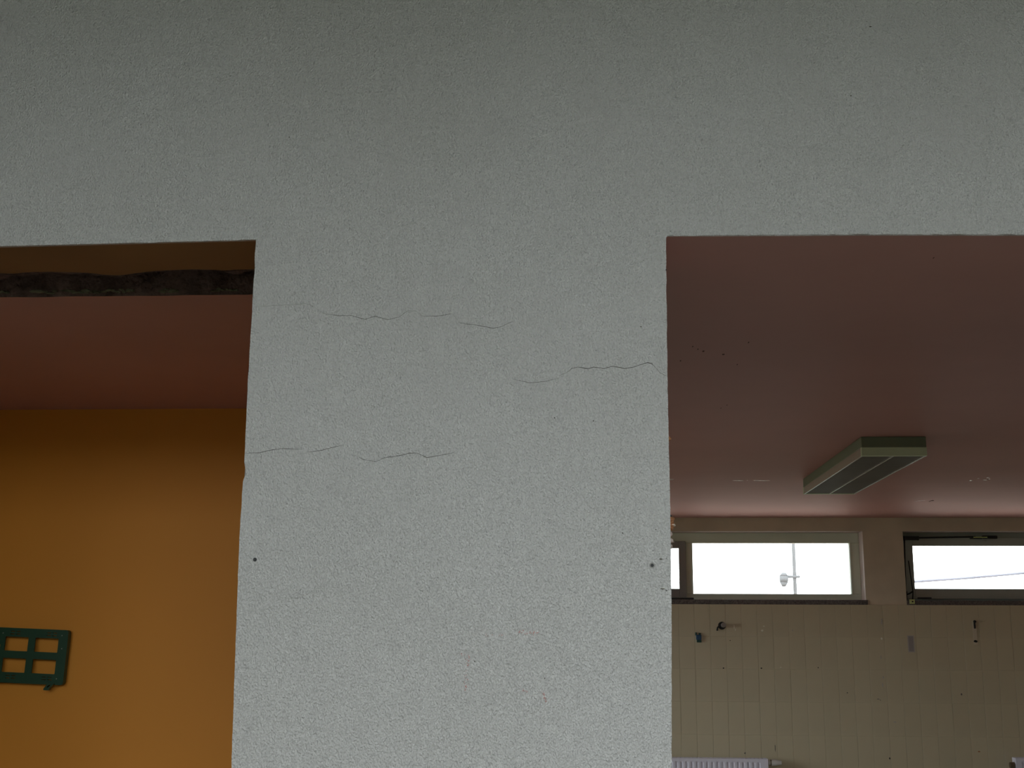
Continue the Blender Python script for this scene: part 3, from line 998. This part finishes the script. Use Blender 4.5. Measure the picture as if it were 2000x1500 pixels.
# ---- panel radiators
def radiator(xa, xb, ztop, label, valve_right):
    y1 = YB - 0.05
    y0 = y1 - 0.085
    zb_ = 0.16
    r = tag(empty('radiator', ((xa + xb) / 2, (y0 + y1) / 2, 0.0)), label, 'radiator', 'panel radiators under the windows')
    # fluted front panel
    b = bmesh.new()
    pitch = 0.0375
    zt0 = ztop - 0.022
    n = int((xb - xa - 0.05) / pitch)
    off = (xb - xa - n * pitch) / 2
    prof = [(xa, 0.0)]
    for i in range(n):
        x = xa + off + i * pitch
        prof += [(x + 0.002, 0.0), (x + 0.008, 0.007), (x + 0.018, 0.007), (x + 0.024, 0.0)]
    prof += [(xb, 0.0)]
    rows = [(ztop, 0.0, 0.006), (ztop - 0.003, 0.0, 0.0), (zt0, 0.0, 0.0), (zt0 - 0.012, 1.0, 0.0), (zb_ + 0.034, 1.0, 0.0), (zb_ + 0.022, 0.0, 0.0), (zb_, 0.0, 0.0)]
    g = [[b.verts.new((x, y0 + d * k + e, z)) for x, d in prof] for z, k, e in rows]
    for i in range(len(g) - 1):
        for j in range(len(prof) - 1):
            b.faces.new((g[i][j], g[i][j + 1], g[i + 1][j + 1], g[i + 1][j]))
    finish('front_panel', b, M_RAD, r, smooth=False)
    finish('rear_panel', box((xa + 0.01, y1 - 0.012, zb_), (xb - 0.01, y1, ztop - 0.006), 0.003), M_RAD, r)
    for xx in (xa, xb - 0.004):
        finish('side_cover', box((xx, y0 + 0.002, zb_), (xx + 0.004, y1 - 0.002, ztop - 0.002), 0.001), M_RAD, r)
    b = bmesh.new()
    add_box(b, (xa + 0.004, y0 + 0.006, ztop - 0.006), (xb - 0.004, y0 + 0.014, ztop - 0.001))
    add_box(b, (xa + 0.004, y1 - 0.020, ztop - 0.006), (xb - 0.004, y1 - 0.012, ztop - 0.001))
    for i in range(int((xb - xa) / 0.03)):
        x = xa + 0.02 + i * 0.03
        if x < xb - 0.015:
            add_box(b, (x - 0.004, y0 + 0.014, ztop - 0.006), (x + 0.004, y1 - 0.020, ztop - 0.002))
    finish('top_grille', b, M_RAD, r)
    for xx in (xa + 0.15, xb - 0.15):
        finish('bracket', box((xx - 0.015, y1, 0.0), (xx + 0.015, YB - 0.017, ztop - 0.06)), M_RAD, r)
    zv = on_y(1515, 1489.5, (y0 + y1) / 2).z
    yv = (y0 + y1) / 2 - 0.01
    if valve_right:
        v_me = bmesh.new()
        add_tube(v_me, (xb - 0.002, yv, zv), (xb + 0.004, yv, zv), 0.026, 0.026, 16)
        finish('valve_nut', v_me, M_BRASS, r, smooth=False)
        v_me = bmesh.new()
        add_tube(v_me, (xb + 0.004, yv, zv), (xb + 0.020, yv, zv), 0.017, 0.017, 16)
        neck = finish('valve_neck', v_me, M_VALVE, r)
        v_me = bmesh.new()
        add_tube(v_me, (xb + 0.020, yv, zv), (xb + 0.026, yv, zv), 0.021, 0.021, 16)
        sub('valve_ring', v_me, M_BRASS, neck)
        v_me = bmesh.new()
        for i in range(3):
            add_tube(v_me, (xb + (0.026, 0.060, 0.085)[i], yv, zv), (xb + (0.060, 0.085, 0.100)[i], yv, zv),
                     (0.024, 0.022, 0.017)[i], (0.022, 0.017, 0.015)[i], 16)
        sub('thermostat_head', v_me, M_VALVE, neck)
    else:
        v_me = bmesh.new()
        add_tube(v_me, (xa - 0.034, yv, zv), (xa - 0.004, yv, zv), 0.022, 0.024, 14)
        finish('valve_nut', v_me, M_BRASS, r)
        v_me = bmesh.new()
        add_tube(v_me, (xa - 0.022, yv, zv), (xa - 0.022, yv, 0.0), 0.011, 0.011, 12)
        finish('feed_pipe', v_me, M_BRASS, r)
    return r


yr0 = YB - 0.135
radiator(0.35, on_y(1500.5, 1490, yr0).x, on_y(1420, 1481.2, yr0).z,
         'white panel radiator with a white thermostat valve at its end', True)
radiator(on_y(1984.5, 1490, yr0).x, on_y(1984.5, 1490, yr0).x + 1.2, on_y(1990, 1480.5, yr0).z,
         'white panel radiator at the bottom right corner', False)

# ---- dark green perforated panel on the orange wall
YG = YO - 0.045                                    # front face
ang = math.radians(-2.15)
gc = on_y(134.5, 1231.0, YG)                       # top right corner
gpx = (on_y(134.5, 1280, YG).x - on_y(34.5, 1280, YG).x) / 100


def gp(u, v):
    """panel coordinates in pixels: u leftwards from the right edge, v down from the top"""
    x, z = -u * gpx, -v * gpx
    ca, sa = math.cos(ang), math.sin(ang)
    return (gc.x + x * ca - z * sa, gc.z + x * sa + z * ca)


def rr(u0, u1, v0, v1, r):
    pts = []
    n = 4
    for (cu, cv, s) in ((u0 + r, v0 + r, 180), (u1 - r, v0 + r, 270), (u1 - r, v1 - r, 0), (u0 + r, v1 - r, 90)):
        for i in range(n + 1):
            a = math.radians(s + 90 * i / n)
            pts.append(gp(cu + r * math.cos(a), cv + r * math.sin(a)))
    return pts


panel = empty('green_panel', (gp(130, 103)[0], YG, gp(130, 103)[1]))
tag(panel, 'dark green plastic panel with rectangular cutouts on the orange wall', 'panel')
holes = []
for u0 in (18, 77, 198, 257):
    for v0 in (16.5, 56.5):
        du = 0 if v0 < 30 else 0.4
        holes.append(rr(u0 + du, u0 + 45.5 + du, v0, v0 + 26.3, 1.2))
holes.append(rr(131.0, 186, 31, 61, 2.0))
for u0 in (22.5, 34, 94, 105.5, 203, 214.5, 274, 285.5):  # adjustment slots, in pairs
    for v0 in (5.8, 10.8, 88.3, 93.0):
        holes.append(rr(u0, u0 + 8.3, v0, v0 + 1.25, 0.5))
finish('plate', prism_xz(rr(0, 320, 0, 102.5, 5.5), YG, YG + 0.006, holes), M_GREEN, panel)
# turned-back rim at the right and bottom
finish('rim', prism_xz(rr(0, 320, 0, 102.5, 5.5), YG + 0.006, YG + 0.026, [rr(1.6, 318.4, 1.6, 100.9, 4.5)]), M_GREEN, panel)
for u, v in ((12.0, 10.5), (9.8, 35), (13.5, 91), (128, 10.5)):
    x, z = gp(u, v)
    b = bmesh.new(); add_tube(b, (x, YG - 0.0015, z), (x, YG + 0.001, z), 0.0022, n=10)
    finish('screw', b, M_STEEL, panel)
for u0 in (27, 134):                               # slanted open hooks under the lower edge
    outer = [gp(u0, 100), gp(u0 - 10 - 2, 100), gp(u0 - 3.5, 109), gp(u0 - 2, 112.6), gp(u0 + 7, 112.6), gp(u0 + 7.4, 110)]
    inner = [gp(u0 - 2.0, 102.6), gp(u0 - 6.4, 102.6), gp(u0 - 1.4, 107.5), gp(u0 + 1.6, 107.5)]
    finish('hook', prism_xz(outer, YG - 0.012, YG + 0.010, [inner]), M_GREEN, panel)
for u, v in ((60, 50), (260, 50)):                 # stand-offs to the wall
    x, z = gp(u + 5, v)
    b = bmesh.new(); add_tube(b, (x, YG + 0.006, z), (x, YO, z), 0.006, n=10)
    finish('stand_off', b, M_GREEN, panel)

# ---- small things left on the tiled wall
YTF = YB - 0.0165


def tpt(px, py):
    return on_y(px, py, YTF)


# black iron stub with ring
p = tpt(1410, 1222)
o = tag(empty('pipe_stub', (p.x, YTF, p.z)), 'black iron pipe stub jutting from the tiles below the window', 'pipe')
b = bmesh.new(); add_tube(b, (p.x, YTF + 0.001, p.z), (p.x, YTF - 0.006, p.z), 0.030, 0.026, 18)
finish('flange', b, M_BLACK, o)
b = bmesh.new(); add_tube(b, (p.x, YTF - 0.005, p.z), (p.x + 0.006, YTF - 0.055, p.z + 0.004), 0.014, 0.014, 14)
finish('stub', b, M_BLACK, o)
b = bmesh.new(); add_tube(b, (p.x + 0.006, YTF - 0.050, p.z + 0.004), (p.x + 0.008, YTF - 0.066, p.z + 0.005), 0.019, 0.017, 14)
finish('cap', b, M_SASH, o)
b = bmesh.new(); add_path(b, [(p.x - 0.012, YTF - 0.02, p.z), (p.x - 0.034, YTF - 0.016, p.z - 0.012), (p.x - 0.038, YTF - 0.008, p.z - 0.036)], 0.006, 8)
finish('bent_pin', b, M_BLACK, o)
# blue clip
p = tpt(1364, 1245)
o = tag(empty('wall_clip', (p.x, YTF, p.z - 0.03)), 'small blue and teal plastic clip on the tiles near the pier', 'clip')
finish('body', box((p.x - 0.017, YTF - 0.022, p.z - 0.018), (p.x + 0.021, YTF, p.z + 0.020), 0.004), M_BLUE, o)
finish('foot', box((p.x - 0.013, YTF - 0.018, p.z - 0.037), (p.x + 0.021, YTF, p.z - 0.018), 0.003), M_TEAL, o)
finish('prong', box((p.x - 0.024, YTF - 0.016, p.z + 0.014), (p.x - 0.012, YTF, p.z + 0.038), 0.003), M_TEAL, o)
finish('prong', box((p.x + 0.002, YTF - 0.016, p.z + 0.020), (p.x + 0.018, YTF, p.z + 0.034), 0.003), M_TEAL, o)
# grey tape strip with pale edge
p = tpt(1779.5, 1257.5)
o = tag(empty('tape_strip', (p.x, YTF, p.z - 0.06)), 'upright grey adhesive strip on the tiles under the right window', 'tape')
ring_ = prism_xz([(p.x - 0.025, p.z - 0.062), (p.x + 0.025, p.z - 0.062), (p.x + 0.023, p.z + 0.062), (p.x - 0.026, p.z + 0.062)],
                 YTF - 0.001, YTF + 0.0005,
                 [[(p.x - 0.017, p.z - 0.056), (p.x + 0.018, p.z - 0.056), (p.x + 0.017, p.z + 0.056), (p.x - 0.019, p.z + 0.056)]])
finish('backing_edge', ring_, M_TAPE_EDGE, o)
finish('strip', box((p.x - 0.019, YTF - 0.0006, p.z - 0.057), (p.x + 0.019, YTF + 0.0004, p.z + 0.057)), M_TAPE, o)
# bracket plate with two dark fixings
p = tpt(1904, 1234)
o = tag(empty('hook_plate', (p.x, YTF, p.z - 0.09)), 'narrow pale hook plate with dark fixings near the right edge', 'bracket')
finish('plate', box((p.x - 0.016, YTF - 0.003, p.z - 0.095), (p.x + 0.016, YTF, p.z + 0.085), 0.002), M_PLASTER, o)
q = tpt(1903, 1214)
b = bmesh.new()
add_box(b, (q.x - 0.008, YTF - 0.012, q.z - 0.052), (q.x + 0.004, YTF - 0.003, q.z), 0.002)
add_tube(b, (q.x + 0.001, YTF - 0.003, q.z), (q.x + 0.001, YTF - 0.018, q.z), 0.011, 0.009, 12)
finish('hook', b, M_BLACK, o)
q = tpt(1905, 1252.5)
b = bmesh.new(); add_rock(b, (q.x, YTF - 0.004, q.z), (0.015, 0.006, 0.009), 2, 2, 0.4)
finish('bolt', b, M_BLACK, o)
# chips, drill holes, scratches on the tiles (parts of the wall)
for k, (px, py, sx, sz, mm) in enumerate([
        (1434, 1224, 1.2, 4.0, M_CHALK), (1436.5, 1230, 0.9, 2.4, M_CHALK), (1489, 1231.5, 2.6, 2.0, M_CHALK), (1491.8, 1223, 2.0, 1.3, M_CHALK),
        (1413, 1305, 1.6, 1.4, M_BLACK), (1487, 1305, 1.8, 1.4, M_BLACK), (1525, 1303.5, 1.6, 0.9, M_CHALK), (1598, 1304, 1.2, 1.2, M_BLACK),
        (1426, 1251, 1.2, 1.0, M_BLACK), (1722, 1247, 2.0, 2.4, M_CHALK), (1722, 1213, 1.4, 7.0, M_TAPE_EDGE), (1725, 1323, 1.4, 2.2, M_TAPE_EDGE),
        (1720.5, 1284, 1.0, 4.0, M_TAPE_EDGE), (1724, 1338, 1.4, 5.0, M_TAPE_EDGE), (1748, 1410.5, 3.6, 1.2, M_TAPE_EDGE), (1738, 1481.5, 1.6, 2.4, M_BLACK),
        (1912, 1468, 2.6, 1.3, M_BRICK), (1655, 1353, 1.4, 1.2, M_STONE), (1715, 1365.5, 3.2, 0.8, M_STONE), (1719.5, 1367.5, 1.6, 0.7, M_STONE),
        (1878, 1356, 1.6, 2.0, M_STONE), (1455, 1471, 1.6, 1.6, M_STONE), (1514, 1461, 0.6, 7.0, M_STONE), (1548, 1231, 1.0, 2.0, M_TAPE_EDGE)]):
    p = tpt(px, py)
    b = bmesh.new()
    add_rock(b, (p.x, YTF + 0.0005, p.z), (sx * kb, 0.0016, sz * kb), k, 1, 0.5)
    finish('tile_chip', b, mm, wall_back)
